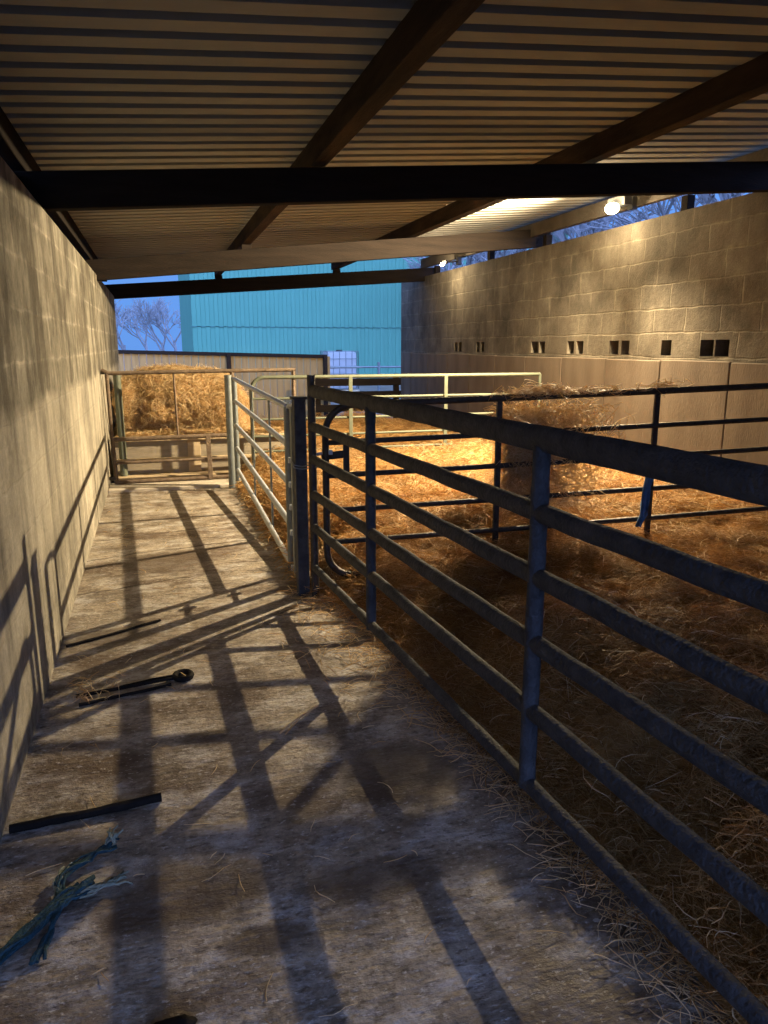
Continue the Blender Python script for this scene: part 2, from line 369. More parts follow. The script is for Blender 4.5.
# right wall with open-cell ventilation blocks
cells = []
for (a, b) in [(11.29, 11.60), (10.42, 10.72), (8.76, 8.95), (8.58, 8.73), (7.89, 8.04), (7.69, 7.84), (7.0, 7.17), (6.81, 6.95), (6.14, 6.29), (5.57, 5.74), (5.38, 5.55)]:
    if b-a > .25:
        m_ = (a+b)/2; cells += [(a, m_-.025), (m_+.025, b)]
    else: cells.append((a, b))
cells.append((4.55, 4.70)); cells.append((4.35, 4.50)); cells.append((3.40, 3.56)); cells.append((3.2, 3.36))
ZA, ZB = 1.405, 1.55
def holed_wall():
    bm = bmesh.new(); y0, y1, z0, z1 = -1.2, 14.4, -.1, RZ; x0, x1 = RX, RX+.215
    ys = sorted([y0, y1]+[v for c in cells for v in c]); zs = [z0, ZA, ZB, z1]
    def quad(*p):
        bm.faces.new([bm.verts.new(q) for q in p])
    for i in range(len(ys)-1):
        for j in range(3):
            a, b, c, d = ys[i], ys[i+1], zs[j], zs[j+1]
            hole = (j == 1 and any(abs(a-h[0]) < 1e-6 and abs(b-h[1]) < 1e-6 for h in cells))
            if hole:
                for xx in (0,):
                    quad((x1-.06, a, c), (x1-.06, a, d), (x1-.06, b, d), (x1-.06, b, c)); quad((x0, a, c), (x1, a, c), (x1, b, c), (x0, b, c)); quad((x0, a, d), (x0, b, d), (x1, b, d), (x1, a, d))
                    quad((x0, a, c), (x0, a, d), (x1, a, d), (x1, a, c)); quad((x0, b, c), (x1, b, c), (x1, b, d), (x0, b, d))
            else:
                quad((x0, a, c), (x0, b, c), (x0, b, d), (x0, a, d)); quad((x1, a, c), (x1, a, d), (x1, b, d), (x1, b, c))
    quad((x0, y0, z1), (x0, y1, z1), (x1, y1, z1), (x1, y0, z1)); quad((x0, y0, z0), (x0, y0, z1), (x1, y0, z1), (x1, y0, z0)); quad((x0, y1, z0), (x1, y1, z0), (x1, y1, z1), (x0, y1, z1))
    bmesh.ops.remove_doubles(bm, verts=bm.verts[:], dist=1e-5)
    bmesh.ops.recalc_face_normals(bm, faces=bm.faces[:])
    me = bpy.data.meshes.new('wall_right'); bm.to_mesh(me); bm.free(); return link_mesh('wall_right', me, M['wr'])
struct(holed_wall())
# cement facing on the lower right wall, cast in bays with a rough top ledge
mb = MB(); yy = -1.2
while yy < 14.3:
    y2 = min(yy+.93, 14.3); mb.box((RX-.035, yy+.006, -.05), (RX+.01, y2-.006, 1.365+random.uniform(-.008, .008)), bev=.008); yy = y2
struct(mb.build('trim_2', M['facing']))

# unseen end wall added behind the camera; its doorway limits the sky light
mb = MB(); YB = -1.25
mb.box((LX-.2, YB-.2, -.1), (-.40, YB, 2.75)); mb.box((1.5, YB-.2, -.1), (RX+.2, YB, 2.99)); mb.box((-.40, YB-.2, 2.3), (1.5, YB, 2.80))
struct(mb.build('wall_back_added', M['wr']))

# roof sheets: box profile, ribs running with the slope (along x)
def roof():
    prof = []; y = -1.25; pitch = .19
    while y < 13.35:
        prof += [(y, 0), (y+.110, 0), (y+.116, .065), (y+.184, .065)]; y += pitch
    prof.append((y, 0))
    bm = bmesh.new(); xs = [LX-.45, 1.1, 3.1, RX+.45]; rows = []
    for x in xs:
        zb = roof_z(x)+.21+.16
        rows.append([bm.verts.new((x, py, zb+pz)) for py, pz in prof])
    rows2 = []
    for x in xs:
        zb = roof_z(x)+.21+.16+.004
        rows2.append([bm.verts.new((x, py, zb+pz)) for py, pz in prof])
    for R_ in (rows, rows2):
        for i in range(len(xs)-1):
            for k in range(len(prof)-1):
                bm.faces.new((R_[i][k], R_[i+1][k], R_[i+1][k+1], R_[i][k+1]))
    bmesh.ops.recalc_face_normals(bm, faces=bm.faces[:])
    me = bpy.data.meshes.new('ceiling'); bm.to_mesh(me); bm.free(); return link_mesh('ceiling', me, M['sheet'])
struct(roof())

def rafter(y, m, label, z0, sl, d=.21, w=.10):
    mb = MB(); xa, xb = LX-.21, RX+.30; zz = lambda x: z0+sl*(x+.55)
    mb.bar((xa, y+w/2, zz(xa)+d/2), (xb, y+w/2, zz(xb)+d/2), w, d, bev=.006)
    r = tag(mb.build('rafter', m), label, 'roof beam', None)
    for x in (1.10, 3.10):
        top = roof_z(x)+.21; a = zz(x)+d-.01
        if top-a > .03:
            mb = MB(); mb.box((x-.06, y+.005, a), (x+.06, y+w-.005, top), bev=.003); mb.build('cleat', m, r)
    return r
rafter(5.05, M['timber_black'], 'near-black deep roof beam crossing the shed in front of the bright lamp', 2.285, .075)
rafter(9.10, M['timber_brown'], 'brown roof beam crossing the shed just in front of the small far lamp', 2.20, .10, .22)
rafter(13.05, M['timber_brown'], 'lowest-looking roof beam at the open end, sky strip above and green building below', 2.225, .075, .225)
def purlin(x, label, ya=-1.2, yb=13.3, w=.10, d=.16):
    mb = MB(); z = roof_z(x)+.21+d/2+.002
    mb.bar((x, ya, z), (x, yb, z), w, d-.004, bev=.006)
    return tag(mb.build('purlin', M['purlin'] if x > 0 else M['timber_black']), label, 'roof timber')
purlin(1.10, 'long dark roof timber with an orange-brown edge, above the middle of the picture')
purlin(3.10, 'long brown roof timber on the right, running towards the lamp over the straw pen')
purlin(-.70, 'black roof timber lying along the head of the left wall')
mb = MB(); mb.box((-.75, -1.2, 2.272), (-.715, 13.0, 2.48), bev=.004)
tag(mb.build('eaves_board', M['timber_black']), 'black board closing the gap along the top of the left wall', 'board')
mb = MB(); mb.bar((4.74, -1.2, 2.935), (4.74, 13.3, 2.935), .07, .16, bev=.006)
tag(mb.build('eaves_beam', M['eaves']), 'long eaves timber above the sky gap over the right wall', 'roof timber')
for y, lab in ((6.15, 'short dark block on the right wall top, just right of the bright lamp'), (8.75, 'short dark block on the right wall top, left of the bright lamp'),
               (10.4, 'short dark block on the right wall top, just right of the small far lamp'), (12.6, 'short dark block on the right wall top, nearest the open end')):
    mb = MB(); mb.box((4.72, y-.045, RZ-.005), (4.80, y+.045, 2.835), bev=.004)
    tag(mb.build('packing_block', M['timber_black']), lab, 'block', 'packing blocks on the right wall')

# ---------------------------------------------------------------- lamps
def bulkhead(loc, label, power, lensmat, s=1.0, spill=0, aim=None):
    x, y, z = loc
    r = empty('floodlight', (x, y, z), label, 'lamp')
    mb = MB(); mb.box((x+.02*s, y-.10*s, z+.012*s), (x+.08*s, y+.10*s, z+.075*s), bev=.008); mb.build('lamp_housing', M['housing'], r)
    mb = MB(); mb.tube([(x+.05*s, y, z+.05*s), (x+.12, y, z+.05*s), (4.72, y, z+.06)], .012, 8)
    mb.box((4.655, y-.04, z+.0), (4.72, y+.04, z+.12), bev=.004); mb.build('bracket', M['housing'], r)
    bm = bmesh.new(); bmesh.ops.create_uvsphere(bm, u_segments=20, v_segments=12, radius=.05*s)
    for v in bm.verts: v.co = Vector((v.co.x*.85+x-.005, v.co.y*1.15+y, v.co.z*.75+z))
    me = bpy.data.meshes.new('lamp_lens'); bm.to_mesh(me); bm.free()
    link_mesh('lamp_lens', me, lensmat, r, True)
    # the flood throws its beam down across the shed; a little spills back on the wall
    if aim:
        l = bpy.data.lights.new('beam', 'SPOT'); l.energy = power; l.color = LAMP_COL; l.shadow_soft_size = .03; l.spot_size = math.radians(168); l.spot_blend = 1
        lo = bpy.data.objects.new('lamp_beam', l); C.objects.link(lo); lo.parent = r; lo.location = (-.10*s, 0, -.02*s)
        lo.rotation_euler = Vector(aim).to_track_quat('-Z', 'Y').to_euler()
        l = bpy.data.lights.new('beam', 'SPOT'); l.energy = LAMP1_DOWN; l.color = LAMP_COL; l.shadow_soft_size = .03; l.spot_size = math.radians(88); l.spot_blend = 1
        lo = bpy.data.objects.new('lamp_beam', l); C.objects.link(lo); lo.parent = r; lo.location = (-.10*s, 0, -.02*s)
        lo.rotation_euler = Vector((-.8, -1.35, -2.8)).to_track_quat('-Z', 'Y').to_euler()
    l = bpy.data.lights.new('lamp', 'POINT'); l.energy = spill; l.color = LAMP_COL; l.shadow_soft_size = .035
    lo = bpy.data.objects.new('lamp_light', l); C.objects.link(lo); lo.parent = r; lo.location = (-.10*s, 0, -.02*s)
    return r
bulkhead(LAMP1, 'brightest glowing floodlight under the roof at the top of the right wall', LAMP1_W, M['lens'], 1.5, LAMP1_SPILL, (-3.5, 1.5, -2.1))
bulkhead(LAMP2, 'small far floodlight under the roof near the open end of the right wall', 0, M['lens_far'], .8, LAMP2_W)

# ---------------------------------------------------------------- near rail panel (dark, foreground)
PA = Vector((.85, 4.25, 0)); PD = Vector((.125, -2.48, 0)).normalized()
def onpanel(y, z):
    t = (y-PA.y)/PD.y; p = PA+PD*t
    return Vector((p.x, p.y, z))
r = empty('railing', (.85, 4.25, 0), 'dark mucky six-rail panel running from the gate post into the foreground', 'fence panel')
zs_far = [1.245, 1.04, .85, .64, .44, .19]; zs_near = [1.257, 1.057, .876, .682, .475, .24]
yend = -.9
for i, (zf, zn) in enumerate(zip(zs_far, zs_near)):
    slope = (zf-zn)/(4.25-1.77); clampz = lambda y: zf-slope*(4.25-y)
    pts = []; k = 70
    for j in range(k+1):
        y = 4.25+(yend-4.25)*j/k; z = clampz(y)
        p = onpanel(y, max(z, .028)); p.z += (noise.noise(p*7+Vector((i*9, 0, 0))))*.004; pts.append(p)
    rz = [.036, .028, .028, .028, .027, .024][i]
    rr = [.021+.004*abs(noise.noise(Vector((q.y*22, i*5, 0)))) for q in pts]
    mb = MB(); mb.tube(pts, rr, 12, rz=rz)
    mb.build('rail', M['dirty_steel'], r, True)
for y, zt, zb in ((3.20, 1.235, .19), (1.77, 1.24, .23), (.40, 1.26, .27), (-.75, 1.27, .29)):
    p = onpanel(y, 0); mb = MB(); mb.tube(sub((p.x, p.y, zb), (p.x, p.y, zt), 24), [.0245+.0025*noise.noise(Vector((0, y, j*.7))) for j in range(25)], 12)
    mb.build('upright', M['dirty_steel'], r, True)
mb = MB(); mb.tube(sub((.85, 4.26, 0.0), (.85, 4.26, 1.335), 10), .024, 12); mb.build('end_upright', M['black_steel'], r, True)

# heavy gate post beside it
mb = MB(); mb.box((.755, 4.30, 0), (.825, 4.38, 1.20), bev=.006); mb.box((.745, 4.29, 1.195), (.835, 4.39, 1.21), bev=.003)
post = mb.build('gate_post', M['dirty_steel'])
tag(post, 'thick dark square steel post standing between the silver gate and the dark rail panel', 'post')
mb = MB()
for z in (.80, .815):
    mb.tube([(.745, 4.29, z), (.79, 4.285, z-.01), (.88, 4.225, z+.01), (.885, 4.30, z), (.82, 4.395, z), (.745, 4.39, z+.01)], .004, 6, closed=True)
tag(mb.build('wire_tie', M['galv_dull'], None, True), 'thin wire wound round the dark gate post and panel end', 'wire')

# ---------------------------------------------------------------- silver gate
GA = Vector((.80, 4.55, 0)); GB = Vector((.77, 7.92, 0))
def ong(y, z): t = (y-GA.y)/(GB.y-GA.y); p = GA.lerp(GB, t); return Vector((p.x, p.y, z))
r = empty('galvanised_gate', (.80, 4.6, 0), 'shiny silver galvanised gate along the passage, between dark post and back gate', 'gate')
gz = [(1.115, 1.165), (.87, .94), (.62, .69), (.345, .45), (.06, .22)]
for (zn, zf) in gz:
    mb = MB(); mb.tube(sub(ong(4.80, zn), ong(7.88, zf), 8), .021, 12); mb.build('rail', M['galv'], r, True)
for y in (5.75, 6.75):
    f = (y-4.8)/3.08; a = .06+.16*f; b = 1.115+.05*f
    p = ong(y, 0); mb = MB(); mb.bar((p.x+.026, p.y, a-.02), (p.x+.026, p.y, b+.01), .045, .012, up=(1, 0, 0)); mb.build('brace', M['galv_dull'], r)
p = ong(4.80, 0); mb = MB(); mb.tube(sub((p.x, p.y, .02), (p.x, p.y, 1.115), 4), .024, 12); mb.build('stile', M['galv_dull'], r, True)
p = ong(7.90, 0); mb = MB(); mb.tube(sub((p.x, p.y, .10), (p.x, p.y, 1.18), 4), .028, 12); mb.build('stile', M['galv_dull'], r, True)
mb = MB(); mb.bar((.80, 4.565, .045), (.80, 4.565, 1.135), .05, .05, up=(0, 1, 0), bev=.005); mb.build('slam_stile', M['galv_dull'], r)
for z in (.78, .62, .47, .30, .06):
    mb = MB(); mb.tube([(.80, 4.77, z), (.80, 4.60, z)], .010, 8); mb.box((.782, 4.70, z-.018), (.818, 4.735, z+.018), bev=.003); mb.build('bolt', M['galv'], r)
mb = MB(); mb.tube([(.80, 4.80, 1.11), (.80, 4.70, 1.135), (.80, 4.58, 1.135)], .014, 8); mb.build('top_link', M['galv'], r, True)
# post that carries it at the far end
mb = MB(); mb.tube(sub((.72, 8.02, 0), (.72, 8.02, 1.20), 4), .038, 14)
tag(mb.build('hinge_post', M['galv_dull'], None, True), 'round greenish-grey post at the far end of the silver gate', 'post')

# ---------------------------------------------------------------- dark curved pen gate
ctrl = [(.92, 4.225), (1.97, 4.17), (3.0, 3.97), (3.75, 3.86), (4.62, 3.74)]
ztop = lambda x: 1.16+.030*(x-.93); zrise = lambda x: .030*(x-.93)
def gy(x):
    for (a, b), (c, d) in zip(ctrl, ctrl[1:]):
        if x <= c: return b+(d-b)*(x-a)/(c-a)
    return ctrl[-1][1]
def gy(x): return 4.245-.128*(x-.93)*(1-.06*(x-.93)) if x < 4.7 else 3.8
r = empty('pen_gate', (.92, 4.24, 0), 'dark tubular gate with rounded corner crossing the straw pen to the right wall', 'gate')
RX0 = .925; RX1 = 4.58
def gp(x, z): return Vector((x, gy(x), z+zrise(x)))
# frame: rounded rectangle
loop = []; rad = .16; zt, zb = 1.16, .13
def arc(cx, cz, a0, a1, n=8):
    return [(cx+rad*math.cos(math.radians(a0+(a1-a0)*i/n)), cz+rad*math.sin(math.radians(a0+(a1-a0)*i/n))) for i in range(n+1)]
o2 = arc(RX0+rad, zt-rad, 180, 90)+[(x, zt) for x in np.linspace(1.3, 4.2, 16)]+arc(RX1-rad, zt-rad, 90, 0)+arc(RX1-rad, zb+rad, 0, -90)+[(x, zb) for x in np.linspace(4.2, 1.3, 16)]+arc(RX0+rad, zb+rad, -90, -180)
mb = MB(); mb.tube([gp(x, z) for x, z in o2], .021, 12, closed=True); mb.build('frame', M['black_steel'], r, True)
for z in (.945, .75, .54, .345):
    mb = MB(); mb.tube([gp(x, z) for x in np.linspace(RX0, RX1, 14)], .0165, 10); mb.build('rail', M['black_steel'], r, True)
for x in (1.97, 3.0, 3.95):
    mb = MB(); mb.bar(gp(x, zb+.01), gp(x, zt-.0), .036, .02, up=(0, 1, 0), bev=.003); mb.build('brace', M['black_steel'], r)
mb = MB(); mb.bar(gp(1.045, .75), gp(1.045, .945), .036, .02, up=(0, 1, 0), bev=.003); mb.build('latch_upright', M['black_steel'], r)
mb = MB(); a = gp(.90, .865); b = gp(1.045, .875); mb.bar(a, b, .014, .045, bev=.003); mb.build('latch_plate', M['black_steel'], r)
mb = MB(); a = gp(.86, .88); b = gp(.95, .89); mb.tube([a, b], .010, 8); mb.box(b-Vector((.012, .02, .014)), b+Vector((.012, .02, .014)), bev=.003); mb.build('latch_bolt', M['galv'], r)

# blue rag hanging on the gate
def ribbon(name, pts, wv, th, m, seed=0):
    bm = bmesh.new(); rings = []
    for i, (p, wd) in enumerate(zip(pts, wv)):
        p = Vector(p); ring = []
        for k in range(7):
            s = k/6-.5; off = Vector((s*wd, .014*math.sin(k*2.1+i*.8+seed)+.008*math.sin(k*4.4+i), .006*math.sin(k*3+i*1.7)))
            ring.append((bm.verts.new(p+off+Vector((0, th/2, 0))), bm.verts.new(p+off-Vector((0, th/2, 0)))))
        rings.append(ring)
    for A, B in zip(rings, rings[1:]):
        for k in range(6):
            bm.faces.new((A[k][0], A[k+1][0], B[k+1][0], B[k][0])); bm.faces.new((A[k][1], B[k][1], B[k+1][1], A[k+1][1]))
        bm.faces.new((A[0][0], B[0][0], B[0][1], A[0][1])); bm.faces.new((A[6][0], A[6][1], B[6][1], B[6][0]))
    for A in (rings[0], rings[-1]):
        for k in range(6): bm.faces.new((A[k][0], A[k][1], A[k+1][1], A[k+1][0]))
    bmesh.ops.recalc_face_normals(bm, faces=bm.faces[:])
    me = bpy.data.meshes.new(name); bm.to_mesh(me); bm.free(); return link_mesh(name, me, m, None, True)
gx = 2.965; gyy = gy(gx)-.034
rg = ribbon('rag', [(gx+.005, gyy, .79), (gx-.01, gyy-.006, .74), (gx+.01, gyy-.008, .69), (gx-.012, gyy-.006, .63), (gx-.02, gyy, .56), (gx-.03, gyy-.004, .50), (gx-.028, gyy, .44), (gx-.045, gyy, .40), (gx-.06, gyy, .365)],
       [.03, .05, .055, .05, .06, .055, .06, .045, .02], .006, M['rag'])
tag(rg, 'torn blue rag tied to the upright of the dark pen gate', 'rag')

# ---------------------------------------------------------------- pale gate across the back of the pen
r = empty('pale_gate', (1.05, 8.4, 0), 'pale green tubular gate at the back of the straw pen, reaching the right wall', 'gate')
zt, zb, rad = 1.155, .14, .15; xa, xb = 1.00, 4.55
o2 = arc(xa+rad, zt-rad, 180, 90)+[(2.5, zt)]+[(xb, zt)]
mb = MB(); mb.tube([(x, 8.4, z) for x, z in [(xa, zb)]+o2], .021, 10); mb.tube([(xa, 8.4, zb), (xb, 8.4, zb)], .018, 10); mb.tube([(xb, 8.4, zb), (xb, 8.4, zt)], .02, 10)
mb.build('frame', M['pale_paint'], r, True)
for z in (.92, .69, .50, .33):
    mb = MB(); mb.tube([(xa, 8.4, z), (xb, 8.4, z)], .0135, 8); mb.build('rail', M['pale_paint'], r, True)
for x in (2.13, 3.30):
    mb = MB(); mb.bar((x, 8.378, zb), (x, 8.378, zt), .045, .012, up=(0, 1, 0)); mb.build('brace', M['pale_paint'], r)

# ---------------------------------------------------------------- back gate (yoke) at end of passage
r = empty('feed_barrier', (-.5, 8.42, .03), 'rusty brown barrier gate closing the far end of the passage before the straw bale', 'gate')
Y = 8.42
mb = MB(); mb.tube([(-.54, Y, 1.25), (-.47, Y, 1.215), (.2, Y, 1.225), (1.50, Y, 1.235)], .022, 10); mb.build('top_rail', M['rust'], r, True)
mb = MB(); mb.tube([(-.47, Y, .04), (-.485, Y, .6), (-.49, Y, 1.22)], .020, 10); mb.build('stile', M['rust'], r, True)
mb = MB(); mb.tube([(.80, Y, .04), (.80, Y, 1.22)], .020, 10); mb.build('stile', M['rust'], r, True)
mb = MB(); mb.tube([(1.48, Y, .04), (1.48, Y, 1.24)], .020, 10); mb.build('stile', M['rust'], r, True)
for z, rr in ((.52, .024), (.265, .017), (.055, .021)):
    mb = MB(); mb.tube([(-.47, Y, z), (.80, Y, z+.01)], rr, 10); mb.build('rail', M['rust'], r, True)
mb = MB(); mb.tube([(.195, Y, .52), (.185, Y, 1.22)], .012, 8); mb.build('divider', M['rust'], r, True)
mb = MB(); mb.bar((.52, Y-.02, .05), (.51, Y-.02, .53), .05, .014, up=(0, 1, 0)); mb.build('brace', M['rust'], r)
mb = MB(); mb.tube([(-.545, Y, .10), (-.47, Y, .10)], .02, 8); mb.build('hinge', M['black_steel'], r, True)
mb = MB(); mb.tube([(-.55, Y, 1.22), (-.49, Y, 1.22)], .014, 8); mb.build('hinge', M['black_steel'], r, True)
mb = MB(); mb.tube(sub((-.40, 8.66, 0), (-.40, 8.66, 1.22), 4), .04, 12)
tag(mb.build('corner_post', M['pale_paint'], None, True), 'pale green post against the left wall at the far end of the passage', 'post')
# trough boards behind it
r = empty('feed_trough', (.4, 8.75, 0), 'low wooden feed trough behind the rusty barrier, under the straw bale', 'trough')
mb = MB(); mb.box((-.52, 8.74, 0), (1.46, 8.78, .455), bev=.005); mb.build('front_board', M['board_grey'], r)
mb = MB(); mb.box((-.52, 8.69, .455), (1.46, 8.86, .50), bev=.006); mb.build('top_board', M['board'], r)
mb = MB(); mb.box((-.50, 8.60, .24), (1.40, 8.64, .275), bev=.004); mb.box((-.45, 8.64, .245), (-.42, 8.74, .27)); mb.box((1.30, 8.64, .245), (1.33, 8.74, .27)); mb.build('batten', M['board'], r)
mb = MB(); mb.box((-.50, 8.56, .035), (1.40, 8.74, .085), bev=.008); mb.build('bottom_board', M['board'], r)
mb = MB(); mb.box((.30, 8.715, 0), (.44, 8.745, .455), bev=.004); mb.build('upright', M['board'], r)

# ---------------------------------------------------------------- straw
SX0 = lambda y: .80+.24*np.clip((4.5-y)/.9, 0, 1)+.08*np.clip((2.9-y)/1.3, 0, 1)
def bed_h(x, y):
    e = np.clip((x-SX0(y)+.02)/.45, 0, 1)
    e = e*e*(3-2*e)
    h = .09+.08*vnoise(x*1.9, y*1.9, 1)+.16*vnoise(x*3.2, y*3.0, 2)*vnoise(x*1.3+5, y*1.3, 3)+.075*vnoise(x*6, y*6, 4)+.03*vnoise(x*15, y*15, 5)
    h = h + .20*np.exp(-((x-4.4)/.55)**2-((y-6.7)/1.4)**2)+.16*np.exp(-((x-2.5)/.6)**2-((y-4.5)/.45)**2)
    h = h + .10*np.exp(-((x-2.0)/.7)**2-((y-2.3)/.6)**2)
    return h*e
def bed():
    nx, ny = 190, 420; xs = np.linspace(.70, 4.66, nx); ys = np.linspace(-.6, 12.6, ny)
    X, Yg = np.meshgrid(xs, ys); H = bed_h(X, Yg)-.012
    V = np.stack([X, Yg, H], -1).reshape(-1, 3)
    idx = np.arange(nx*ny).reshape(ny, nx)
    F = np.stack([idx[:-1, :-1], idx[:-1, 1:], idx[1:, 1:], idx[1:, :-1]], -1).reshape(-1, 4)
    keep = V[F[:, 0], 2] > -.006; F = F[keep]
    me = bpy.data.meshes.new('straw_bedding'); me.from_pydata(V.tolist(), [], F.tolist()); me.update()
    o = link_mesh('straw_bedding', me, M['bed'], None, True)
    return tag(o, 'deep golden straw bedding covering the floor of the right-hand pen', 'straw', kind='stuff')
bedo = bed()
def scatter(n, xr, yr, Lr, Rr, tilt, m, name, lift=(.0, .05), dens=None, keepf=None):
    x = rng.uniform(*xr, n); y = rng.uniform(*yr, n)
    k = x > SX0(y)+rng.normal(.03, .05, n)
    if keepf is not None: k &= keepf(x, y)
    x = x[k]; y = y[k]; n = len(x)
    # tufts lean together: direction follows a slow swirl
    sw = vnoise(x*2.3, y*2.3, 11)*2*np.pi*2+rng.normal(0, .9, n)
    L = rng.uniform(*Lr, n)*rng.uniform(.5, 1.2, n); R = rng.uniform(*Rr, n)
    D = np.stack([np.cos(sw), np.sin(sw), rng.normal(0, tilt, n)], 1); D /= np.linalg.norm(D, axis=1)[:, None]
    cl = vnoise(x*9, y*9, 21)
    z = bed_h(x, y)+rng.uniform(*lift, n)*(.3+cl)+np.abs(D[:, 2])*L*.30
    bd = rng.normal(0, 1, (n, 3))*L[:, None]*.16; bd[:, 2] = np.abs(bd[:, 2])*.7
    P = np.stack([x, y, z], 1)
    xm = np.clip(P[:, 0], .7, 4.54); P[:, 0] = xm
    return strands_mesh(name, P, D, L, R, bd, m, bedo)
a = scatter(130000, (.75, 4.6), (.6, 4.6), (.04, .15), (.0009, .0018), .30, M['straw'], 'straw_stems', (0, .07)); a['kind'] = 'stuff'
a = scatter(6000, (.75, 4.6), (.6, 4.6), (.05, .17), (.0012, .0024), .35, M['straw_light'], 'pale_straw_stems', (.02, .08)); a['kind'] = 'stuff'
a = scatter(60000, (.75, 4.6), (4.4, 8.6), (.09, .26), (.0015, .0030), .28, M['straw'], 'straw_stems', (0, .06)); a['kind'] = 'stuff'
a = scatter(14000, (.75, 4.6), (4.4, 8.6), (.09, .24), (.0016, .0030), .30, M['straw_light'], 'pale_straw_stems', (.01, .07)); a['kind'] = 'stuff'
a = scatter(14000, (.9, 4.6), (8.6, 12.5), (.12, .30), (.0025, .0045), .3, M['straw'], 'straw_stems', (0, .06)); a['kind'] = 'stuff'

# loose stems spilled on the concrete
n = 900
y = rng.uniform(1.0, 4.4, n); x = SX0(y)-np.abs(rng.normal(0, .14, n))*(.5+1.2*np.exp(-((y-3.5)/.6)**2))+.03
D = rand_dirs(n, .10); L = rng.uniform(.04, .16, n); P = np.stack([x, y, .006+np.abs(D[:, 2])*L*.5], 1)
n2 = 120; y2 = rng.uniform(1.2, 8.0, n2); x2 = rng.uniform(-.5, .75, n2); D2 = rand_dirs(n2, .06); L2 = rng.uniform(.03, .10, n2)
n3 = 50; y3 = rng.normal(3.28, .08, n3); x3 = np.clip(-.46+np.abs(rng.normal(0, .09, n3)), -.52, 1); D3 = rand_dirs(n3, .6); D3[:, 0] = np.abs(D3[:, 0]); L3 = rng.uniform(.04, .10, n3)
P = np.concatenate([P, np.stack([x2, y2, .005+np.abs(D2[:, 2])*L2*.5], 1), np.stack([x3+.03, y3, .012+np.abs(D3[:, 2])*L3*.5], 1)]); D = np.concatenate([D, D2, D3]); L = np.concatenate([L, L2, L3])
bd = rng.normal(0, 1, (len(L), 3))*L[:, None]*.08; bd[:, 2] = np.abs(bd[:, 2])
o = strands_mesh('loose_straw', P, D, L, rng.uniform(.0012, .0022, len(L)), bd, M['straw_light'])
tag(o, 'loose straw stems scattered on the bare concrete passage', 'straw', kind='stuff')
# straw lying along the trough top
n = 1500; L = rng.uniform(.05, .18, n); P = np.stack([rng.uniform(-.42, 1.36, n), rng.normal(8.77, .04, n), .508+np.abs(rng.normal(0, .022, n))], 1)
o = strands_mesh('trough_straw', P, rand_dirs(n, .12), L, rng.uniform(.0018, .0034, n), rng.normal(0, 1, (n, 3))*L[:, None]*.1, M['straw_light'])
tag(o, 'thin layer of straw on the top board of the wooden feed trough', 'straw', kind='stuff')
# one long pale stem
mb = MB(); mb.tube([(.38, 2.68, .008), (.45, 2.74, .02), (.57, 2.86, .010)], .004, 6); mb.tube([(.40, 2.67, .006), (.50, 2.80, .014)], .003, 6)
tag(mb.build('pale_stalk', M['straw_light'], None, True), 'long pale bent straw stem on the concrete beside the shadow', 'straw stem')

# clump of straw draped over the dark pen gate
def clump():
    r = bpy.data.objects.new('straw_clump', None); C.objects.link(r); r.location = (2.35, gy(2.35), .7)
    tag(r, 'ragged clump of straw draped over the dark pen gate', 'straw')
    bm = bmesh.new(); bmesh.ops.create_icosphere(bm, subdivisions=5, radius=1)
    for v in bm.verts:
        nn = noise.noise(v.co*2.2)*.35+noise.noise(v.co*6)*.2
        v.co = Vector((v.co.x*.15*(1+nn)+2.24, v.co.y*.035*(1+nn)+gy(2.27)+.11, v.co.z*.17*(1+nn)+.85))
    me = bpy.data.meshes.new('clump_core'); bm.to_mesh(me); bm.free(); link_mesh('clump_core', me, M['bale'], r, True)
    # hanging stems
    n = 5500
    u = rng.beta(1.2, 1.7, n); x = 2.03+u*.80; g = 4.245-.128*(x-.93)*(1-.06*(x-.93))
    z = rng.uniform(.50, 1.13, n); k = rng.uniform(0, 1, n) < np.clip(1.25-u*1.1-(1.2-z)*.35*u, .05, 1); x = x[k]; z = z[k]; g = g[k]; n = len(x)
    yv = g+rng.normal(.10, .09, n); yv = np.where(z > .9, yv, np.maximum(yv, g-.03))
    D = rand_dirs(n, .6); D[:, 1] *= .45; D /= np.linalg.norm(D, axis=1)[:, None]
    L = rng.uniform(.06, .22, n); bd = rng.normal(0, 1, (n, 3))*L[:, None]*.14
    strands_mesh('hanging_stems', np.stack([x, yv, z], 1), D, L, rng.uniform(.0014, .0028, n), bd, M['straw_light'], r)['kind'] = 'stuff'
    n = 420
    x = np.concatenate([rng.normal(2.24, .12, n//2), rng.uniform(2.0, 2.75, n-n//2)]); g = 4.245-.128*(x-.93)*(1-.06*(x-.93))
    thick = .03*np.exp(-((x-2.22)/.16)**2)+.008
    z = 1.16+.03*(x-.93)+.016+np.abs(rng.normal(0, 1, n))*thick*.7; yv = g+rng.normal(0, .05, n)
    D = rand_dirs(n, .15); D[:, 1] *= .5; D /= np.linalg.norm(D, axis=1)[:, None]; L = rng.uniform(.05, .16, n)
    strands_mesh('top_stems', np.stack([x, yv, z], 1), D, L, rng.uniform(.0015, .003, n), rng.normal(0, 1, (n, 3))*L[:, None]*.12, M['straw_light'], r)['kind'] = 'stuff'
clump()
